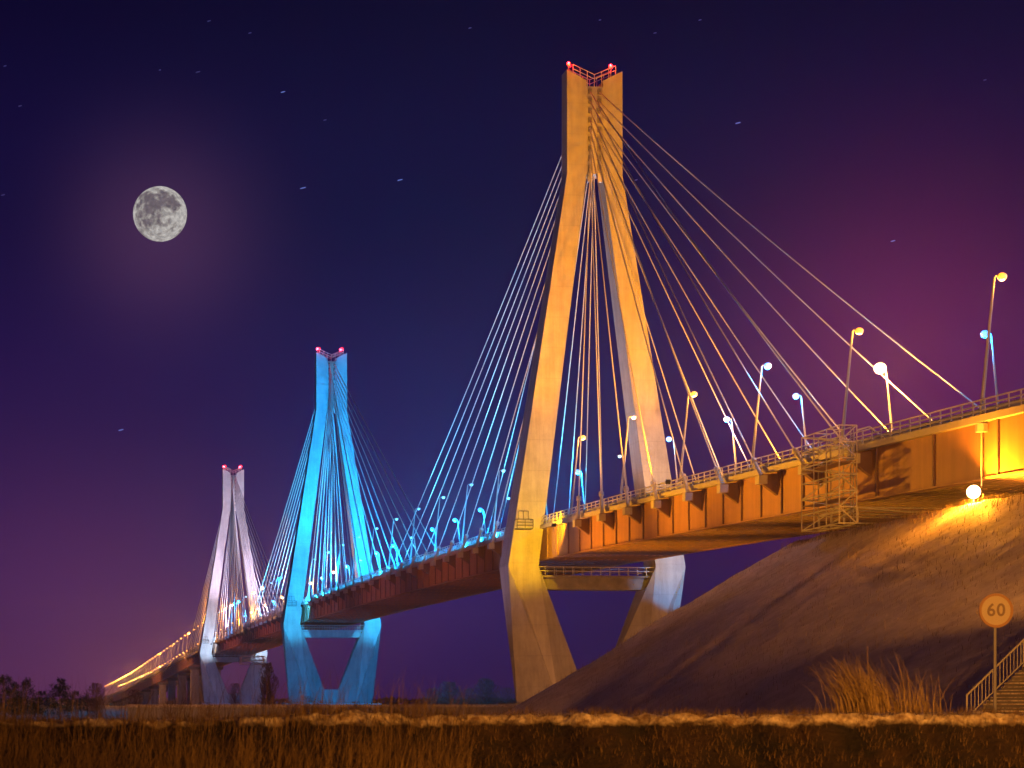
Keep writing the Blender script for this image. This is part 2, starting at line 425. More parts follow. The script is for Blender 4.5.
def place_lamp(sg, glass, s, label, rb=.3, group=None):
    key = (sg, glass, rb)
    if key not in protos:
        o = make_lamp(sg, glass, rb=rb); protos[key] = (o, [x for x in bpy.data.objects if x.parent == o])
    else:
        src, kids = protos[key]
        o = src.copy(); C.objects.link(o)
        for ch in kids:
            c = ch.copy(); C.objects.link(c); c.parent = o
            for g in ch.children:
                d = g.copy(); C.objects.link(d); d.parent = c
    o.location = B(s, sg*7.35, zt(s) + .02)
    inn = L*(-sg); lp = Vector(o.location) + inn*1.62 + Vector((0, 0, 10.6 - rb - .12 - .12))
    pw = {'amber': (2200, (1, .34, .02)), 'blue': (2800 if s < 25 else 6500, (.0, .34, 1)), 'cyan': (0, None), 'white': (26000, (1, .36, .04)), 'amberfar': (6000, (1, .34, .03))}[glass]
    if pw[0] and (s < 480 or int(round((s+16)/21.4)) % 4 == 0):
        q = pw[0]*(3.5 if sg > 0 and 0 < s < 240 else (1.5 if s > 20 else 1))*(2 if s > 480 else 1)
        l = lamp_light(None, 'POINT', lp, q, pw[1], size=.1); l.parent = o; l.location = lp - Vector(o.location)
    tag(o, label, 'street lamp', group or ('street lamps on the camera-side edge of the deck' if sg < 0 else 'street lamps on the far edge of the deck'))
    return o
rnd = random.Random(3)
near_kind = {-6: 'amber', -5: 'amber', -4: 'amber', -3: 'blue', -2: 'amber', -1: 'cyan', 0: 'amber'}
CN = {'amber': 'amber', 'blue': 'blue-white', 'cyan': 'dim cyan', 'amberfar': 'small amber', 'white': 'glaring warm white'}
for sg in (-1, 1):
    row = 'camera-side' if sg < 0 else 'far-side'
    cnt = {}
    for k in range(-6, 68):
        s = -15.5 + 21.4*k - (4 if k < -4 else 0)
        if sg < 0:
            if k in near_kind: g = near_kind[k] if k != 0 else 'amber'
            elif s < 231: g = 'cyan' if k != 1 else 'amber'
            elif s < 480: g = rnd.choice(['amberfar', 'amberfar', 'blue', 'cyan'])
            else: g = 'amberfar'
        else:
            if k == -3: g = 'white'
            elif s < 250: g = 'blue' if k not in (1, 4, 8) else 'cyan'
            elif s < 480: g = rnd.choice(['amberfar', 'amberfar', 'blue'])
            else: g = 'amberfar'
        if s < 0: zone, n0 = 'right of the nearest tower', 'counted rightward'
        elif s < 231: zone, n0 = 'between nearest and middle towers', 'counted leftward'
        elif s < 462: zone, n0 = 'between middle and farthest towers', 'counted leftward'
        else: zone, n0 = 'beyond the farthest tower', 'counted leftward'
        cnt[zone] = cnt.get(zone, 0) + 1
        idx = (-k + 1) if s < 0 else cnt[zone]
        if zone.startswith('beyond') and idx > 20:
            lab = f'tiny amber street lamp in the merging glowing string of the {row} row'
            place_lamp(sg, g, s, lab, rb=.26, group=f'tiny street lamps of the {row} row merging at the far left')
        else:
            lab = f'{CN[g]} street lamp, {row} row {zone}, {ORD[idx-1]} {n0}'
            rb = {'amber': .36, 'blue': .38, 'cyan': .28, 'white': .6, 'amberfar': .42}[g]
            if g == 'blue' and s > 20: rb = .42
            if g == 'amberfar' and s > 480: rb = .26
            place_lamp(sg, g, s, lab, rb=rb)

# under-bridge lamp on the abutment shoulder
p = B(-128, -8.7, 14.3)
u = thing('work_lamp', p, 'glaring lamp on a short pole on the embankment crest under the deck', 'lamp')
b = MB(); b.tube(p - Vector((0, 0, .6)), p + Vector((0, 0, .85)), .06, n=6); b.build('pole', M['galv'], u)
b = MB(); b.ball(p + Vector((0, 0, 1.2)), .5, n=14, m=9); b.build('lamp_glass', M['white'], u, smooth=True)
gp = p + Vector((0, 0, 1.2)); lamp_light(u, 'POINT', gp - (gp - Vector((0, 0, CAMZ))).normalized()*1.0, 13000, (1, .31, .012), size=.1)
lamp_light(u, 'POINT', p + Vector((0, 0, 1.2)) + L*3.5 - D*3, 7000, (1, .36, .04), size=.1)  # added bare light apart from the globe, brightens the soffit
# long thin drain pipe below deck edge lamp
pa = B(-127, -7.6, zt(-127)-.5)
b = MB(); b.tube(pa, pa - Vector((0, 0, 4.6)), .05, n=5); b.tube(pa, pa - Vector((0, 0, .6)), .45, .45, 6); b.build('drain_pipe', M['steel_pale'], deck)

# ------------------------------------------------------------------ approach piers beyond the farthest tower
for k in range(13):
    s = 570 + 63*k; z = zt(s)
    o = thing('bridge_pier', B(s, 0, -2.2), f'twin-column concrete pier beyond the farthest tower, {ORD[k]} counted away', 'bridge pier', 'approach piers beyond the farthest tower')
    for sg in (-1, 1):
        b = MB(); b.bbox(s-1.4, s+1.4, sg*4.6-1.7, sg*4.6+1.7, -2.4, z+GD-1.35); b.build('column', M['concrete'], o)
    b = MB(); b.bbox(s-1.6, s+1.6, -7.2, 7.2, z+GD-1.347, z+GD-.05); b.build('pier_cap', M['concrete_dark'], o)
s = -190; o = thing('bridge_abutment', B(s, 0, 10), 'concrete abutment on top of the embankment at the deck end', 'abutment')
b = MB(); b.bbox(s-6, s, -7.4, 7.4, 5, zt(s)+GD-.1); b.build('abutment_wall', M['concrete_dark'], o)

# ------------------------------------------------------------------ hanging inspection scaffold on the near edge
s0, s1, u0, u1 = -101.5, -97.3, -11.4, -9.3
g = thing('scaffold_tower', B(-105, -10, 15), 'openwork inspection scaffold hanging on the deck side above the embankment crest', 'scaffold')
def lattice(s0, s1, u0, u1, z0, z1, nz, ns, r):
    b = MB()
    for i in range(ns+1):
        for uu in (u0, u1):
            s = s0 + (s1-s0)*i/ns; b.tube(B(s, uu, z0), B(s, uu, z1), r, n=4)
    for j in range(nz+1):
        z = z0 + (z1-z0)*j/nz
        for uu in (u0, u1): b.tube(B(s0, uu, z), B(s1, uu, z), r, n=4)
        for i in range(ns+1):
            s = s0 + (s1-s0)*i/ns; b.tube(B(s, u0, z), B(s, u1, z), r, n=4)
    for j in range(nz):
        za, zb_ = z0 + (z1-z0)*j/nz, z0 + (z1-z0)*(j+1)/nz
        for uu in (u0, u1):
            a, c = (s0, s1) if j % 2 else (s1, s0); b.tube(B(a, uu, za), B(c, uu, zb_), r, n=4)
        b.tube(B(s0, u0 if j % 2 else u1, za), B(s0, u1 if j % 2 else u0, zb_), r, n=4)
    return b
lattice(-109, -101, -10.9, -9.4, 14.9, 23.0, 6, 3, .055).build('tower_frame', M['steel_pale'], g)
lattice(-109, -101, -9.3, 7.5, 14.9, 16.2, 1, 3, .055).build('under_deck_truss', M['steel_pale'], g)
b = MB(); b.bbox(-109, -101, -10.8, -9.45, 17.0, 17.08); b.bbox(-109, -101, -10.8, -9.45, 20.0, 20.08); b.build('plank_floor', M['steel_rib'], g)
b = MB()
for k in range(9): b.tube(B(-108.6, -9.5, 15+k*.9), B(-108.0, -9.5, 15+k*.9), .04, n=4)
for ss in (-108.6, -108): b.tube(B(ss, -9.5, 15), B(ss, -9.5, 23), .05, n=4)
b.build('ladder', M['galv'], g)
b = MB()
for ss in (-109, -101): b.path([B(ss, -9.4, 22.6), B(ss, -8.3, 22.9), B(ss, -7.0, zt(-100)+.1)], [.08]*3, 5)
b.build('hanger', M['steel_pale'], g)
g = thing('inspection_cradle', B(425, 0, 13), 'small openwork cradle hanging under the deck right of the farthest tower', 'inspection cradle')
lattice(425, 431, -1, 7.0, 13.6, 16.4, 2, 2, .12).build('cradle_frame', M['steel_pale'], g)

# ------------------------------------------------------------------ terrain
def nz(x, y, sc):
    from mathutils import noise
    return noise.noise(Vector((x*sc, y*sc, 3.1)))
def ground_h(X, Y):
    # small berm with a snow crust between the camera and the field
    far = -2.0 + .25*nz(X, Y, .03) * min(1, max(0, (Y-45)/60))
    if Y > 46: return far
    top = -.17 - .10*min(1, max(0, (1.5-X)/2.5)) + .045*nz(X, 0, .35) + .04*nz(X, 7, 1.3) + .045*nz(X, 3, 3.5) + .02*nz(X, Y, 9)
    Y = Y + .3*nz(X, 1, .9) + .16*nz(X, 2, 2.6) + .07*nz(X, 4, 7) if 24 < Y < 36 else Y
    if Y >= 32: t = min(1, (Y-32)/12); return top*(1-t) + far*t - .25*math.sin(t*math.pi)*.2
    if Y >= 29: return top + .03*nz(X, Y, 2.2) + .03*nz(X, Y, 6)
    if Y >= 27.8: t = (29-Y)/1.2; return top - .8*(t**.7) + .05*nz(X, Y, 3)*min(1, 3*t)
    return max(-1.75, top - .8 - (27.8-Y)*.06 + .06*nz(X, Y, .8))
xs = sorted(set([round(-6000 + 250*k, 2) for k in range(49)] + [round(-60 + 2*k, 2) for k in range(80)] + [round(-6 + .12*k, 2) for k in range(160)]))
ys = sorted(set([-60, -40, -20, -10, 0] + [round(2+1.0*k, 2) for k in range(25)] + [round(27 + .12*k, 2) for k in range(26)] + [30.4, 31, 31.6, 32.2, 33, 34, 36, 38, 40, 43, 46, 50, 60] + [80 + 20*k for k in range(20)] + [500, 600, 800, 1100, 1500, 2200, 3000, 4500, 6000]))
me = bpy.data.meshes.new('ground'); nx = len(xs)
me.from_pydata([(x, y, ground_h(x, y) + CAMZ) for y in ys for x in xs], [], [(j*nx+i, j*nx+i+1, (j+1)*nx+i+1, (j+1)*nx+i) for j in range(len(ys)-1) for i in range(nx-1)])
for m in ('field', 'verge'): me.materials.append(M[m])
for p in me.polygons:
    y = p.center.y; p.use_smooth = True
    p.material_index = 0 if y > 36 else 1
go = bpy.data.objects.new('ground', me); C.objects.link(go); tag(go, kind='structure')

# embankment: berm under the deck end, cone toward the river, 1:1.7 slopes
SE, HE = -95.0, 14.6 + 2.0
def emb_h(s, u):
    us = max(0, -9 - u, u - 12)
    ds = max(0, s - SE)
    r = math.hypot(us, ds)
    h = HE - r/1.66
    h += .35*nz(s, u, .06)*min(1, r/5) + .2*nz(s, u, .22) + .12*nz(s, u, .8)
    # worn gully running down the side slope
    gl = abs((s + 112) + (us)*.55) ; h -= .2*math.exp(-(gl/1.3)**2)*min(1, r/6)
    return h
me = bpy.data.meshes.new('embankment')
ss = [-330 + 3*k for k in range(50)] + [-180 + .6*k for k in range(195)]
us = [45 - 3*k for k in range(15)] + [0 - .6*k for k in range(72)]
v = []
for s in ss:
    for u in us: q = B(s, u, 0); v.append((q.x, q.y, max(emb_h(s, u), -1.5)))
n = len(us)
me.from_pydata(v, [], [(i*n+j, i*n+j+1, (i+1)*n+j+1, (i+1)*n+j) for i in range(len(ss)-1) for j in range(n-1)])
me.materials.append(M['snow']); me.polygons.foreach_set('use_smooth', [True]*len(me.polygons))
bm = bmesh.new(); bm.from_mesh(me); bmesh.ops.recalc_face_normals(bm, faces=bm.faces)
if sum(f.normal.z for f in bm.faces) < 0: bmesh.ops.reverse_faces(bm, faces=bm.faces)
bm.to_mesh(me); bm.free()
eo = bpy.data.objects.new('embankment', me); C.objects.link(eo); tag(eo, kind='structure')

# ------------------------------------------------------------------ grass
def blades(n, place, hmin, hmax, lean, r, seed, curl=.5, heads=.0, clump=False):
    rn = random.Random(seed); V = []; Fc = []
    for _ in range(n):
        x, y, z = place(rn)
        for _k in range(3):
            if clump and nz(x, y, 1.6)*.6 + nz(y, x, 4)*.4 < rn.uniform(-.35, .25): x, y, z = place(rn)
            else: break
        h = rn.uniform(hmin, hmax); a = rn.uniform(0, 2*math.pi)
        lx, ly = lean[0] + rn.gauss(0, .22), lean[1] + rn.gauss(0, .15)
        w = r*rn.uniform(.6, 1.3); cx, cy = math.cos(a)*w, math.sin(a)*w
        k0 = len(V); seg = 4
        for q in range(seg+1):
            t = q/seg; px = x + lx*h*(t**1.7); py = y + ly*h*(t**1.7); pz = z + h*(t - curl*abs(lx)*t**3*.5)
            ww = 1 - t*.85
            V += [(px-cx*ww, py-cy*ww, pz), (px+cx*ww, py+cy*ww, pz)]
        for q in range(seg): k = k0+2*q; Fc.append((k, k+1, k+3, k+2))
        if rn.random() < heads:      # seed head
            for e in range(3):
                k = len(V); dx, dz = rn.gauss(0, 3*w), rn.uniform(-.06, .05)*h
                V += [(px-2*w+dx, py, pz+dz), (px+2*w+dx, py, pz+dz), (px+dx+lx*.05*h, py+w, pz+dz+.07*h)]; Fc.append((k, k+1, k+2))
    return V, Fc
def grass_obj(name, V, Fc, m):
    me = bpy.data.meshes.new(name); me.from_pydata(V, [], Fc); me.materials.append(m)
    o = bpy.data.objects.new(name, me); C.objects.link(o); return o
def pl_band(x0, x1, y0, y1, bias=1.0):
    def f(rn):
        y = rn.uniform(y0, y1); px = x0 + (x1-x0)*(rn.random()**bias)
        X = (px - CX)/F*y
        return X, y, ground_h(X, y) + CAMZ - .02
    return f
V, Fc = blades(2600, pl_band(-120, 420, 9, 27.5, 1.3), .3, .95, (.05, 0), .003, 1, clump=True)
V2, F2 = blades(500, pl_band(300, 1150, 9, 22), .3, .75, (-.1, 0), .004, 2)
n0 = len(V); V += V2; Fc += [tuple(i+n0 for i in f) for f in F2]
tag(grass_obj('dry_grass', V, Fc, M['grass2']), kind='stuff')
def tuft_place(cx, cy, sx, sy):
    def f(rn):
        X = rn.gauss(cx, sx); Y = rn.gauss(cy, sy); return X, Y, max(ground_h(X, Y), -.9) + CAMZ
    return f
# low snow-crust grass on the berm edge
V, Fc = blades(12000, pl_band(-120, 1150, 27.9, 30.2), .03, .16, (0, -.35), .005, 5, clump=True)
V2, F2 = blades(8500, pl_band(-130, 470, 25.5, 29.3, 1.7), .15, .78, (.12, 0), .005, 6, clump=True)
n0 = len(V); V += V2; Fc += [tuple(i+n0 for i in f) for f in F2]
tag(grass_obj('berm_grass', V, Fc, M['grass']), kind='stuff')
c = at(868, 716, 32.2)
o = grass_obj('grass_tuft', *blades(650, tuft_place(c.x, c.y, .26, .2), .45, 1.2, (-.42, 0), .0055, 11, .9), M['tuft'])
tag(o, 'large tuft of tall dry grass swept to the left, left of the round sign', 'grass tuft')
c = at(915, 716, 32.2)
o = grass_obj('grass_tuft', *blades(170, tuft_place(c.x, c.y, .24, .2), .25, .75, (-.02, 0), .0055, 12, .5), M['tuft'])
tag(o, 'thinner upright dry grass tuft between the large tuft and the stair railing', 'grass tuft')
# stalks over the embankment slope
def slope_place(rn):
    s = rn.uniform(-178, -72); u = rn.uniform(-38, -6); q = B(s, u, 0); return q.x, q.y, emb_h(s, u) - .02
V, Fc = blades(12000, slope_place, .1, .5, (.1, 0), .014, 21, clump=True)
def crest_place(rn):
    s = rn.uniform(-165, -92); u = rn.uniform(-10.5, -6.5); q = B(s, u, 0); return q.x, q.y, emb_h(s, u) - .02
V2, F2 = blades(3600, crest_place, .2, .8, (.1, 0), .014, 22, clump=True)
n0 = len(V); V += V2; Fc += [tuple(i+n0 for i in f) for f in F2]
tag(grass_obj('slope_grass', V, Fc, M['grass']), kind='stuff')

# ------------------------------------------------------------------ low wall across the field
a, c = at(128, 704, 205), at(560, 706, 212)
w = thing('low_wall', (a.x, a.y, 0), 'long low snow-capped concrete wall across the field before the tower feet', 'wall')
def wallseg(z0, z1, dy, ext=0):
    b = MB(); p = [(a.x-ext, a.y-dy, z0), (c.x, c.y-dy, z0), (c.x, c.y+dy, z0), (a.x-ext, a.y+dy, z0)]
    b.hexa(p + [(q[0], q[1], z1) for q in p]); return b
wallseg(-.2, 1.55, .3).build('wall_body', M['concrete'], w)
wallseg(1.555, 1.85, .5, .1).build('snow_cap', M['lip'], w)

# ------------------------------------------------------------------ trees
def bare_tree(x, y, Y, h, spread, label, seed, m=None, n=900, cat='tree', name='bare_tree', group='bare winter trees beyond the field'):
    rn = random.Random(seed); base = at(x, y, Y); base.z = -.1
    o = thing(name, base, label, cat, group)
    b = MB(); b.path([base, base+Vector((.05*h, 0, h*.35)), base+Vector((0, 0, h*.8))], [h*.02, h*.014, h*.004], 5); b.build('trunk', M['bark'], o)
    b = MB()
    for k in range(n):
        t = rn.uniform(.12, .95); r = spread*h*math.sin(min(1, (1-t)*1.4+.15)*math.pi*.62)*math.sqrt(rn.random())
        an = rn.uniform(0, 2*math.pi); lump = .75 + .35*math.sin(an*3 + seed) * math.cos(t*9+seed)
        q = base + Vector((math.cos(an)*r*lump, math.sin(an)*r*lump, h*t)); d = Vector((math.cos(an)*rn.uniform(.2, 1), math.sin(an)*rn.uniform(.2, 1), rn.uniform(.3, 1.1)))*h*rn.uniform(.03, .09)
        b.path([q-d*.5, q+d*.2+Vector((0, 0, h*.004)), q+d*.5], [h*.006, h*.004, h*.0015], 3, False)
    for k in range(26):
        t = rn.uniform(.2, .7); an = rn.uniform(0, 6.28); r = spread*h*rn.uniform(.5, .9)
        b.path([base+Vector((0, 0, h*t*.7)), base+Vector((math.cos(an)*r*.5, math.sin(an)*r*.5, h*(t*.85+.05))), base+Vector((math.cos(an)*r, math.sin(an)*r, h*(t+.2)))], [h*.008, h*.005, h*.002], 4, False)
    b.build('crown', m or M['twig'], o)
def pine(x, Y, h, wd, label, seed):
    rn = random.Random(seed); base = at(x, 703, Y); base.z = -.1
    o = thing('pine_tree', base, label, 'tree', 'pines at the left edge of the field')
    b = MB(); b.path([base, base+Vector((0, 0, h*.95))], [h*.022, h*.005], 6); b.build('trunk', M['bark'], o)
    V = []; Fc = []
    for k in range(60):
        t = rn.uniform(.18, .97); R0 = wd*(1-t)**.65*rn.uniform(.45, 1.1); an = rn.uniform(0, 6.28)
        cc = base + Vector((math.cos(an)*R0*.75, math.sin(an)*R0*.75, h*t + R0*.15))
        for j in range(55):
            q = cc + Vector((rn.gauss(0, .3)*R0*.8+math.cos(an)*R0*.1, rn.gauss(0, .3)*R0*.6, rn.gauss(0, .16)*h*.22)); a2 = rn.uniform(0, 6.28); l = h*rn.uniform(.02, .05)
            d = Vector((math.cos(a2), math.sin(a2), rn.uniform(-.1, .8)))*l; e = Vector((-d.y, d.x, rn.uniform(-.5, .5)*l))*.35
            k0 = len(V); V += [tuple(q-d), tuple(q+e), tuple(q+d)]; Fc.append((k0, k0+1, k0+2))
    me = bpy.data.meshes.new('crown'); me.from_pydata([tuple(Vector(v)-base) for v in V], [], Fc); me.materials.append(M['pine'])
    cr = bpy.data.objects.new('crown', me); C.objects.link(cr); cr.parent = o
for (x, Y, h, wd, lab, sd) in ((4, 170, 4.3, 3.4, 'broad dark pine cut by the left picture edge', 1), (26, 185, 4.3, 2.2, 'slim dark pine right beside the leftmost one', 2),
                               (60, 190, 4.4, 2.3, 'lone dark pine with a pointed top between the gap and the bridge end', 3), (42, 230, 3.4, 3.0, 'low dark pine in the dip between two taller pines', 4),
                               (76, 240, 3.5, 2.8, 'low pine leaning against the lone pointed one', 5), (14, 215, 4.4, 2.6, 'dark pine half hidden between the edge pine and the slim one', 6), (88, 260, 3.2, 3.0, 'lowest and widest pine, nearest the leafless tree by the lamp string', 7)):
    pine(x, Y, h, wd, lab, sd)
bare_tree(96, 703, 230, 4.6, .35, 'leafless tree in front of the glowing string of far lamps', 31)
bare_tree(134, 703, 215, 3.7, .35, 'small leafless tree standing before the amber approach piers', 32, n=500)
bare_tree(268, 703, 420, 11.0, .22, 'pale lit leafless tree between the farthest and middle towers', 33)
bare_tree(449, 703, 520, 8.0, .6, 'round faint leafless tree left of the pair near the amber tower', 34, n=1400)
bare_tree(486, 703, 500, 8.6, .5, 'taller faint leafless tree just left of the nearest tower foot', 35, n=1400)
bare_tree(432, 703, 560, 6.5, .6, 'low wide leafless tree, leftmost of the faint group before the nearest tower', 38, n=1200)
bare_tree(468, 703, 530, 6.2, .7, 'low leafless thicket between the two taller faint trees', 39, n=1200)
bare_tree(507, 703, 540, 6.6, .6, 'low faint leafless bush touching the nearest tower foot', 36, n=900)
bare_tree(235, 703, 700, 9.5, .4, 'amber-lit leafless crown seen below the farthest tower crossbeam', 37, n=900)
for k, (x, h, Y) in enumerate(((292, 2.6, 190), (306, 2.9, 195), (322, 2.5, 190), (356, 2.4, 198), (394, 2.3, 197), (418, 2.6, 199), (208, 2.3, 190), (170, 2.4, 180))):
    bare_tree(x, 703, Y, h, .55, ['tawny bush under the left leg of the middle tower', 'tallest tawny bush below the middle tower', 'tawny bush between the feet of the middle tower',
        'small bush under the right leg of the middle tower', 'low bush just right of the middle tower', 'second low bush right of the middle tower', 'small bush under the farthest tower', 'small bush left of the farthest tower foot'][k], 50+k, m=M['grass'], n=500, cat='bush', name='dry_bush', group='dry bushes along the low wall')
# distant tree line
rn = random.Random(77); V = []; Fc = []
for k in range(9000):
    X = rn.uniform(-900, 900); Y = rn.uniform(1500, 1560); hh = 5 + 3*nz(X, 0, .01) + 2.5*nz(X, 5, .05)
    z = rn.uniform(0, max(2, hh)); r = rn.uniform(1.0, 2.6); a2 = rn.uniform(0, 6.28); k0 = len(V)
    V += [(X-r*math.cos(a2), Y-r*math.sin(a2), z), (X+r*math.cos(a2), Y, z+rn.uniform(-1, 1)), (X, Y+r*math.sin(a2), z+r)]; Fc.append((k0, k0+1, k0+2))
tag(grass_obj('distant_wood', V, Fc, M['twig']), kind='stuff')

# ------------------------------------------------------------------ stairs with railing
def T(x, y, Y): return at(x, y, Y)
st = thing('stair_flight', at(966, 730, 88), 'snowy concrete stair flight climbing the embankment at the right edge', 'stairs')
A0 = at(972, 719, 88); dirx = Vector((1, .8, 0)).normalized(); acr = Vector((dirx.y, -dirx.x, 0)); rise, run = .155, .29
b = MB(); sn = MB()
for k in range(-12, 32):
    o0 = A0 + dirx*run*k; z = A0.z + rise*(k+1)
    p = [o0, o0+dirx*(run+.04), o0+dirx*(run+.04)+acr*2.2, o0+acr*2.2]
    p0 = [Vector((q.x, q.y, z-2.2)) for q in p]; p1 = [Vector((q.x, q.y, z)) for q in p]
    b.hexa(p0 + p1)
    q0 = [Vector((q.x-.02, q.y-.03, z+.003)) for q in p]; q1 = [Vector((q.x, q.y, z+.05+.02*math.sin(k*2.3))) for q in p]; q0[1] -= dirx*.08; q0[2] -= dirx*.08; q1[1] -= dirx*.1; q1[2] -= dirx*.1
    sn.hexa(q0 + q1)
b.build('steps', M['concrete_dark'], st); sn.build('snow_on_steps', M['lip'], st)
b2 = MB(); tp = A0 + dirx*run*30 + Vector((0, 0, rise*30))
rl = thing('stair_railing', A0, 'painted metal railing with upright bars beside the snowy stairs', 'railing')
off = -acr*.15
def rp(k, h): return A0 + off + dirx*run*k + Vector((0, 0, rise*k + h))
b = MB(); b.tube(rp(-.6, 1.15), rp(30, 1.22), .045, n=6); b.build('handrail', M['steel_pale'], rl)
b = MB(); b.tube(rp(-.3, .15), rp(30, .2), .03, n=6); b.build('bottom_rail', M['steel_pale'], rl)
for k in range(0, 32, 8):
    b = MB(); b.tube(rp(k-.6, -.8), rp(k-.6, 1.15), .04, n=6); b.build('post', M['steel_pale'], rl)
b = MB()
for k in range(1, 30):
    if k % 8: b.tube(rp(k*1.0-.4, .18), rp(k-.4, 1.15), .018, n=5)
b.build('bars', M['steel_pale'], rl)

# ------------------------------------------------------------------ speed sign
sc = at(996, 610.5, 41)
sg_ = thing('road_sign', (sc.x, sc.y, .4), 'round speed limit sign reading 60 on a thin post beside the stairs', 'road sign')
b = MB(); b.tube((sc.x, sc.y+.06, -.1), (sc.x, sc.y+.06, sc.z+.25), .035, n=8); b.build('post', M['galv'], sg_)
b = MB(); b.path([(sc.x, sc.y, sc.z), (sc.x, sc.y+.02, sc.z)], [.35, .35], 40); disc = b.build('sign_disc', M['sign'], sg_)
b = MB()
for k in range(40):
    a0, a1 = 2*math.pi*k/40, 2*math.pi*(k+1)/40
    q = []
    for yy in (sc.y-.012, sc.y-.002):
        for (rr, aa) in ((.30, a0), (.352, a0), (.352, a1), (.30, a1)): q.append((sc.x+rr*math.cos(aa), yy, sc.z+rr*math.sin(aa)))
    b.hexa(q)
b.build('sign_border', M['signring'], disc)
cu = bpy.data.curves.new('sign_digits', 'FONT'); cu.body = '60'; cu.size = .36; cu.extrude = .003; cu.align_x = 'CENTER'; cu.align_y = 'CENTER'; cu.space_character = 1.12; cu.offset = .006
tmp = bpy.data.objects.new('text_outline', cu); C.objects.link(tmp); bpy.context.view_layer.update()
dm = bpy.data.meshes.new_from_object(tmp.evaluated_get(bpy.context.evaluated_depsgraph_get())); bpy.data.objects.remove(tmp); dm.materials.clear(); dm.materials.append(M['signink'])
to = bpy.data.objects.new('sign_digits', dm); C.objects.link(to)
to.parent = disc; to.rotation_euler = (R(90), 0, 0); to.location = Vector((sc.x, sc.y-.006, sc.z)) - wloc(disc)

# ------------------------------------------------------------------ floodlights
def flood(pos, target, power, col, angle, label, group='floodlights of the bridge', size=.25, blend=.5, beam_block=False):
    pos = Vector(pos); target = Vector(target)
    o = thing('floodlight', pos, label, 'floodlight', group)
    d = (target-pos).normalized(); q = d.to_track_quat('-Z', 'Y').to_matrix()
    b = MB(); b.box(pos-d*.35, (.5, .4, .3), q); b.build('housing', M['dark'], o)
    b = MB(); b.tube(pos-d*.35, pos-d*.35-Vector((0, 0, .8)), .04, n=5); b.build('bracket', M['galv'], o)
    if beam_block:      # added unseen plate keeps the beam off the slope in front of the deck
        dh = Vector((d.x, d.y, 0)).normalized(); sd = Vector((dh.y, -dh.x, 0)); c0 = pos + dh*1.5; h1 = 1.5*math.tan(R(11.3))
        b = MB(); b.hexa([c0+sd*x+dh*y+Vector((0, 0, z)) for z in (-.6, h1) for (x, y) in ((-1, 0), (1, 0), (1, .04), (-1, .04))]); b.build('cutoff_plate', M['dark'], o)
    lamp_light(o, 'SPOT', pos, power, col, target, angle, size, blend)
AMB = (1, .33, .002); YEL = (1, .50, .002); BLU = (.0, .33, 1); LIL = (.76, .62, .92); CYAN = (.05, .55, 1); WARM = (1, .38, .05)
side = {-1: 'camera-side', 1: 'far-side'}
def light_tower(i, high, close, low, colh, colc, coll):
    s, dz = SP[i], DZ[i]; who = NAMES[i][0]
    for sg in (-1, 1):
        flood(B(s-58, sg*8.6, zt(s-58)+1.2), B(s, sg*2.5, 68+dz), high, colh, 52, f'small floodlight on the {side[sg]} deck edge aimed up at the {who} tower head')
        flood(B(s-15, sg*9.6, zt(s)-1.0), B(s-2.6, sg*10.6, 26), close*(.35 if i == 0 and sg > 0 else 1), colc, 105, f'small floodlight beside the {side[sg]} leg of the {who} tower')
        flood(B(s-34, sg*(22 if i else 25), -1.0), B(s, sg*8, 8), low, coll, 70, f'ground floodlight before the {side[sg]} foot of the {who} tower')
light_tower(0, 225000, 16000, 24000, AMB, YEL, (1, .36, .09))
flood(B(-14, 15, 15), B(-2.8, 10.9, 16.6), 9000, (0, .42, 1), 42, 'tiny blue floodlight before the far leg kink of the nearest tower')
flood(B(-12, 3, zt(-12)+.9), B(0, 8.5, 42), 9000, (1, .45, .14), 70, 'small added amber fill light on the median before the far leg of the nearest tower')  # added to brighten the inner face of the far leg
light_tower(1, 420000, 18000, 30000, BLU, (.03, .5, 1), (0, .33, 1))
light_tower(2, 300000, 20000, 10000, LIL, (.5, .7, 1), (.45, .4, 1))
for s in (35, 75, 115, 155, 195, 260, 310):
    flood(B(s, 0, zt(s)+.9), B(s+(25 if s > 115 else -25), 0, zt(s)+45), 80000, CYAN, 110, f'blue floodlight on the median between lamps, {ORD[int(s//40)]} leftward of the nearest tower')
for s in (-40, -95):
    flood(B(s, 0, zt(s)+.9), B(s+25, 0, zt(s)+40), 75000, WARM, 110, f"amber floodlight on the median {'just right of the nearest tower' if s > -50 else 'above the scaffold tower'}")

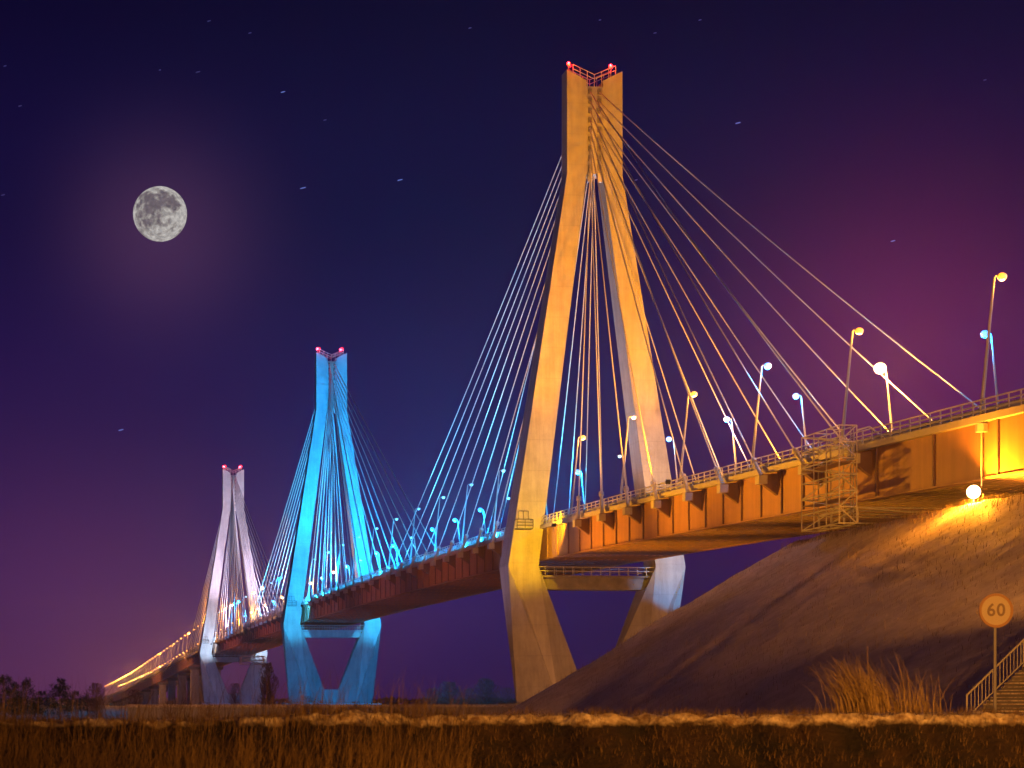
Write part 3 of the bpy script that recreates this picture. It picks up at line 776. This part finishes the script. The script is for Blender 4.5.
for (s, u, ts, pw, cl, lab) in ((-35, -60, -60, 500000, (1, .36, .01), 'added amber fill light behind the low wall, leftmost of three set close together'), (-37, -61, -86, 700000, (1, .36, .01), 'added amber fill light behind the low wall, middle of three set close together'), (-39, -62, -112, 520000, (1, .36, .01), 'added amber fill light behind the low wall, rightmost of three set close together'), (-15, -42, -32, 220000, (1, .35, .01), 'added amber fill light behind the low wall, aimed at the deck beside the nearest tower'),  # added ground lights, out of sight, brighten the deck side
        (60, -50, 60, 28000, (1, .25, .12), 'added reddish fill light left of the nearest tower'), (120, -50, 125, 28000, (.9, .25, .25), 'added reddish fill light halfway to the middle tower'), (185, -50, 190, 28000, (.9, .25, .25), 'added reddish fill light just right of the middle tower'),
        (300, -55, 300, 45000, (1, .22, .16), 'added reddish fill light left of the middle tower'), (400, -55, 400, 55000, (1, .22, .14), 'added reddish fill light right of the farthest tower'), (560, -60, 580, 120000, (1, .33, .05), 'added amber fill light beyond the farthest tower'), (740, -60, 760, 120000, (1, .33, .05), 'added amber fill light farthest along the bridge')):
    flood(B(s, u, -1.0), B(ts, -7, zt(ts)-(3 if s > 0 else (0 if s > -20 else -3))), pw, cl, 80 if s > 0 else (42 if s > -20 else 25), lab, blend=1.0, size=(3.0 if s in (-37, -39) else 1.5), beam_block=s in (-35, -37, -39))
flood(B(25, -60, -1.0), B(1, -10, 45), 45000, (.62, .45, .85), 60, 'added lilac fill light aimed at the outer side of the nearest tower')  # added fill for the dark outer side of the leg
# off-frame lamps added on the right to fill deck side, verge and stairs
def fill_lamp(p, h, power, label, aim=None, angle=100, col=(1, .36, .04)):
    p = Vector(p); o = thing('street_lamp', p, label, 'street lamp', 'added lamps beyond the picture edge')
    b = MB(); b.tube(p-Vector((0, 0, .6)), p+Vector((0, 0, h)), .11, .07, 8); b.build('pole', M['galv'], o)
    b = MB(); b.ball(p+Vector((-.3, 0, h)), .35, (1, .5, .35)); hd = b.build('lamp_head', M['galv'], o)
    b = MB(); b.ball(p+Vector((-.3, 0, h-.14)), .16); b.build('lamp_glass', M['amber'], hd, smooth=True)
    q = p+Vector((-.3, 0, h-.42))
    if aim is None: lamp_light(o, 'POINT', q, power, col, size=.15)
    else: lamp_light(o, 'SPOT', q, power, col, aim, angle, .15, .6)
q = B(-190, -30, 0); fill_lamp((q.x, q.y, emb_h(-190, -30)), 8, 85000, 'tall added amber lamp on the side slope beyond the right picture edge', B(-115, -9, 19), 44)
fill_lamp((15, 10, .5), 6.5, 25000, 'added amber lamp beyond the picture edge nearest the camera', Vector((9, 37, 1.8)), 85)
fill_lamp((36, 62, 1.0), 7, 26000, 'added amber lamp beyond the picture edge nearest the stairs', Vector((33, 88, 2.5)), 50)
for k_, (X_, Y_) in enumerate(((-12, 150), (8, 152), (27, 155))):  # lights added out of view before the wall to brighten it
    flood((X_, Y_, .5), (X_-2, 205, 1.5), 9000, (1, .36, .05), 130, ['added amber fill light for the left third of the low wall', 'added amber fill light for the middle of the low wall', 'added amber fill light for the right third of the low wall'][k_], 'added lights for the low wall')

# ------------------------------------------------------------------ moon
mp = at(160, 214, 5200)
b = MB(); b.ball((0, 0, 0), 27/F*5200*1.0, n=64, m=40)
mo = b.build('moon', None or M['snow'], None, smooth=True); mo.location = mp
mm = bpy.data.materials.new('moon surface'); mm.use_nodes = True; nt = mm.node_tree; bs = nt.nodes['Principled BSDF']
bs.inputs['Base Color'].default_value = (.1, .1, .1, 1); bs.inputs['Roughness'].default_value = 1
tc = nt.nodes.new('ShaderNodeTexCoord')
n1 = nt.nodes.new('ShaderNodeTexNoise'); n1.inputs['Scale'].default_value = .021; n1.inputs['Detail'].default_value = 5; n1.inputs['Roughness'].default_value = .55
mpn = nt.nodes.new('ShaderNodeMapping'); mpn.inputs['Location'].default_value = (31, 12, 7.5)
nt.links.new(tc.outputs['Object'], mpn.inputs[0]); nt.links.new(mpn.outputs[0], n1.inputs['Vector'])
# maria lie mostly to the left and upper right
sx = nt.nodes.new('ShaderNodeSeparateXYZ'); nt.links.new(tc.outputs['Object'], sx.inputs[0])
def mth(op, a, b_=None):
    m_ = nt.nodes.new('ShaderNodeMath'); m_.operation = op
    for i_, q_ in enumerate((a, b_)):
        if q_ is None: continue
        if isinstance(q_, (int, float)): m_.inputs[i_].default_value = q_
        else: nt.links.new(q_, m_.inputs[i_])
    return m_.outputs[0]
RM = 27/F*5200
tot = None
for (bx, bz, br, am) in ((-.5, .12, .42, .22), (-.15, .42, .30, .16), (.36, .34, .26, .22), (.62, .16, .16, .2), (-.2, -.42, .32, .14), (-.6, -.35, .25, .14), (.08, .12, .2, .12)):
    dx = mth('SUBTRACT', mth('MULTIPLY', sx.outputs['X'], 1/RM), bx); dz_ = mth('SUBTRACT', mth('MULTIPLY', sx.outputs['Z'], 1/RM), bz)
    r2_ = mth('ADD', mth('MULTIPLY', dx, dx), mth('MULTIPLY', dz_, dz_))
    g_ = mth('MULTIPLY', mth('EXPONENT', mth('MULTIPLY', r2_, -1/(br*br))), am)
    tot = g_ if tot is None else mth('ADD', tot, g_)
n1.inputs['Scale'].default_value = .04; n1.inputs['Detail'].default_value = 8; n1.inputs['Roughness'].default_value = .65
fac = mth('ADD', mth('MULTIPLY', n1.outputs['Fac'], .9), mth('MULTIPLY', tot, .75))
cr = nt.nodes.new('ShaderNodeValToRGB'); e = cr.color_ramp.elements
e[0].position = .44; e[0].color = (.50, .47, .46, 1); e[1].position = .60; e[1].color = (.16, .13, .15, 1)
m_ = cr.color_ramp.elements.new(.51); m_.color = (.34, .31, .30, 1)
nt.links.new(fac, cr.inputs['Fac'])
n3 = nt.nodes.new('ShaderNodeTexNoise'); n3.inputs['Scale'].default_value = .11; n3.inputs['Detail'].default_value = 6
nt.links.new(tc.outputs['Object'], n3.inputs['Vector'])
mx = nt.nodes.new('ShaderNodeMix'); mx.data_type = 'RGBA'; mx.blend_type = 'MULTIPLY'; mx.inputs['Factor'].default_value = 1
nt.links.new(cr.outputs[0], mx.inputs['A'])
r2 = nt.nodes.new('ShaderNodeValToRGB'); r2.color_ramp.elements[0].position = .3; r2.color_ramp.elements[0].color = (.65, .65, .65, 1); r2.color_ramp.elements[1].position = .7; r2.color_ramp.elements[1].color = (1.25, 1.25, 1.2, 1)
nt.links.new(n3.outputs['Fac'], r2.inputs['Fac']); nt.links.new(r2.outputs[0], mx.inputs['B'])
nt.links.new(mx.outputs['Result'], bs.inputs['Emission Color']); bs.inputs['Emission Strength'].default_value = 1.0
mo.data.materials.clear(); mo.data.materials.append(mm)
tag(mo, 'full grey moon with dark patches high in the left sky', 'moon')

# short star trails, far beyond everything
ms = glow('starlight', (.3, .3, .9), .12); msb = glow('bright starlight', (.25, .4, 1), .55)
STARS = [(283, 92, 6, 1), (303, 188, 8, 1), (400, 180, 7, 1), (738, 123, 7, 1), (121, 430, 7, 1), (198, 72, 6, 0), (209, 21, 5, 0), (893, 241, 6, 1), (5, 66, 4, 0), (20, 106, 5, 0), (3, 195, 5, 0),
         (470, 28, 4, 0), (655, 33, 4, 0), (600, 20, 3, 0), (250, 33, 4, 0), (700, 20, 4, 0), (985, 80, 4, 0), (160, 70, 3, 0), (325, 120, 4, 0), (636, 180, 4, 0)]
for k, (x, y, ln, br) in enumerate(STARS):
    a = at(x-ln*.36, y+ln*.09, 5600); c = at(x+ln*.36, y-ln*.09, 5600)
    b = MB(); b.path([a, (a+c)/2, c], [1.0, 1.6, 1.0], 5)
    o = b.build('star', msb if br else ms, None, origin=a)
    tag(o, None, 'star', 'stars drawn out to short dashes')
SL = ['bright blue star up and right of the moon, above two others', 'blue star dash right of the moon, level with its upper half', 'blue star dash right of the moon nearest the cable tower side',
      'blue star dash right of the nearest tower head', 'lone blue star dash low in the left sky', 'faint star above and right of the moon', 'faint star near the top edge above the moon', 'blue star dash above the glaring floodlight',
      'faint star at the left edge, uppermost', 'faint star near the left edge, second down', 'faint star at the left edge beside the moon', 'faint star near the top edge left of the tower head', 'faint star near the top edge right of the tower head',
      'faintest star straight above the nearest tower head', 'faint star at the top between moon and tower', 'faint star at the top edge, rightmost but one', 'faint star near the right edge', 'faint star directly above the moon', 'faint star midway between moon and nearest tower', 'faint star close beside the nearest tower head']
i_ = 0
for o in [o for o in C.objects if o.name.startswith('star') and o.get('category') == 'star']:
    o['label'] = SL[i_]; i_ += 1

# ------------------------------------------------------------------ haze
HZ = True
if HZ:
    b = MB(); b.hexa([(-700, -70, -3.2), (900, -70, -3.2), (900, 2300, -3.2), (-700, 2300, -3.2), (-700, -70, 105), (900, -70, 105), (900, 2300, 105), (-700, 2300, 105)])
    vm = bpy.data.materials.new('thin night haze'); vm.use_nodes = True; nt = vm.node_tree; nt.nodes.remove(nt.nodes['Principled BSDF'])
    pv = nt.nodes.new('ShaderNodeVolumePrincipled'); pv.inputs['Color'].default_value = (.9, .9, .95, 1); pv.inputs['Density'].default_value = .00013; pv.inputs['Anisotropy'].default_value = .55
    nt.links.new(pv.outputs[0], nt.nodes['Material Output'].inputs['Volume'])
    hz = b.build('haze', vm); tag(hz, kind='stuff')

# ------------------------------------------------------------------ sky
w = bpy.data.worlds.new('World'); SC.world = w; w.use_nodes = True; nt = w.node_tree
for n_ in list(nt.nodes): nt.nodes.remove(n_)
out = nt.nodes.new('ShaderNodeOutputWorld'); bg = nt.nodes.new('ShaderNodeBackground'); nt.links.new(bg.outputs[0], out.inputs[0])
tc = nt.nodes.new('ShaderNodeTexCoord')
nrm = nt.nodes.new('ShaderNodeVectorMath'); nrm.operation = 'NORMALIZE'; nt.links.new(tc.outputs['Generated'], nrm.inputs[0])
sp_ = nt.nodes.new('ShaderNodeSeparateXYZ'); nt.links.new(nrm.outputs[0], sp_.inputs[0])
def srgb(r, g_, b_): return tuple(((c/255)/12.92 if c/255 <= .04045 else ((c/255+.055)/1.055)**2.4) for c in (r, g_, b_))
vr = nt.nodes.new('ShaderNodeValToRGB'); vr.color_ramp.interpolation = 'EASE'
stops = [(0, (46, 18, 62)), (.06, (40, 16, 72)), (.15, (29, 12, 68)), (.25, (15, 6, 54)), (.36, (7, 2, 36)), (1, (4, 1, 22))]
e = vr.color_ramp.elements
e[0].position = 0; e[0].color = srgb(*stops[0][1]) + (1,); e[1].position = 1; e[1].color = srgb(*stops[-1][1]) + (1,)
for p_, c_ in stops[1:-1]: q_ = e.new(p_); q_.color = srgb(*c_) + (1,)
nt.links.new(sp_.outputs['Z'], vr.inputs['Fac'])
cur = vr.outputs[0]
def blob(px, py, k, col, amt):
    """broad patch of town, moon and lamp glow put into the sky colour round one direction of the sky"""
    global cur
    d = (at(px, py, 100) - Vector((0, 0, CAMZ))).normalized()
    dt = nt.nodes.new('ShaderNodeVectorMath'); dt.operation = 'DOT_PRODUCT'; dt.inputs[1].default_value = d; nt.links.new(nrm.outputs[0], dt.inputs[0])
    m1 = nt.nodes.new('ShaderNodeMath'); m1.operation = 'SUBTRACT'; m1.inputs[1].default_value = 1; nt.links.new(dt.outputs['Value'], m1.inputs[0])
    m2 = nt.nodes.new('ShaderNodeMath'); m2.operation = 'MULTIPLY'; m2.inputs[1].default_value = 2.0/(k*k)*.5*2; nt.links.new(m1.outputs[0], m2.inputs[0])
    m3 = nt.nodes.new('ShaderNodeMath'); m3.operation = 'EXPONENT'; nt.links.new(m2.outputs[0], m3.inputs[0])
    m4 = nt.nodes.new('ShaderNodeMath'); m4.operation = 'MULTIPLY'; m4.inputs[1].default_value = amt; nt.links.new(m3.outputs[0], m4.inputs[0])
    mx = nt.nodes.new('ShaderNodeMix'); mx.data_type = 'RGBA'; mx.blend_type = 'ADD'; nt.links.new(m4.outputs[0], mx.inputs['Factor'])
    nt.links.new(cur, mx.inputs['A']); mx.inputs['B'].default_value = tuple(col) + (1,); cur = mx.outputs['Result']
blob(70, 700, .10, srgb(100, 45, 85), .6)        # town glow at the far left
blob(905, 370, .08, srgb(112, 30, 62), .7)      # magenta glow at the right
blob(420, 570, .08, srgb(5, 8, 105), .36)       # haze lit by the blue lamps, put into the sky colour
blob(160, 235, .042, srgb(75, 45, 62), .7)       # moonlit air
nt.links.new(cur, bg.inputs['Color']); bg.inputs['Strength'].default_value = 1.0

# faint moonlight
sl = bpy.data.lights.new('moonlight', 'SUN'); sl.energy = .03; sl.angle = R(.5); sl.color = (.8, .85, 1)
so = bpy.data.objects.new('moonlight', sl); C.objects.link(so)
so.rotation_euler = (-(mp - Vector((0, 0, 2)))).to_track_quat('-Z', 'Y').to_euler()

# ------------------------------------------------------------------ camera and render
cam = bpy.data.cameras.new('camera'); co = bpy.data.objects.new('camera', cam); C.objects.link(co); SC.camera = co
co.location = (0, 0, CAMZ); co.rotation_euler = (R(90), 0, 0)
cam.sensor_width = 36; cam.lens = F/1024*36
cam.shift_x = (512 - CX)/1024; cam.shift_y = (CY - 384)/1024
cam.clip_end = 20000; cam.clip_start = .1
cam.dof.use_dof = True; cam.dof.focus_distance = 200; cam.dof.aperture_fstop = 2.8
vs = SC.view_settings; vs.view_transform = 'Standard'; vs.look = 'None'; vs.exposure = 0; vs.gamma = 1
SC.render.engine = 'CYCLES'; SC.cycles.use_denoising = True; SC.cycles.use_light_tree = True
SC.cycles.max_bounces = 4; SC.cycles.diffuse_bounces = 2; SC.cycles.volume_bounces = 0; SC.cycles.sample_clamp_indirect = 4
SC.cycles.caustics_reflective = False; SC.cycles.caustics_refractive = False
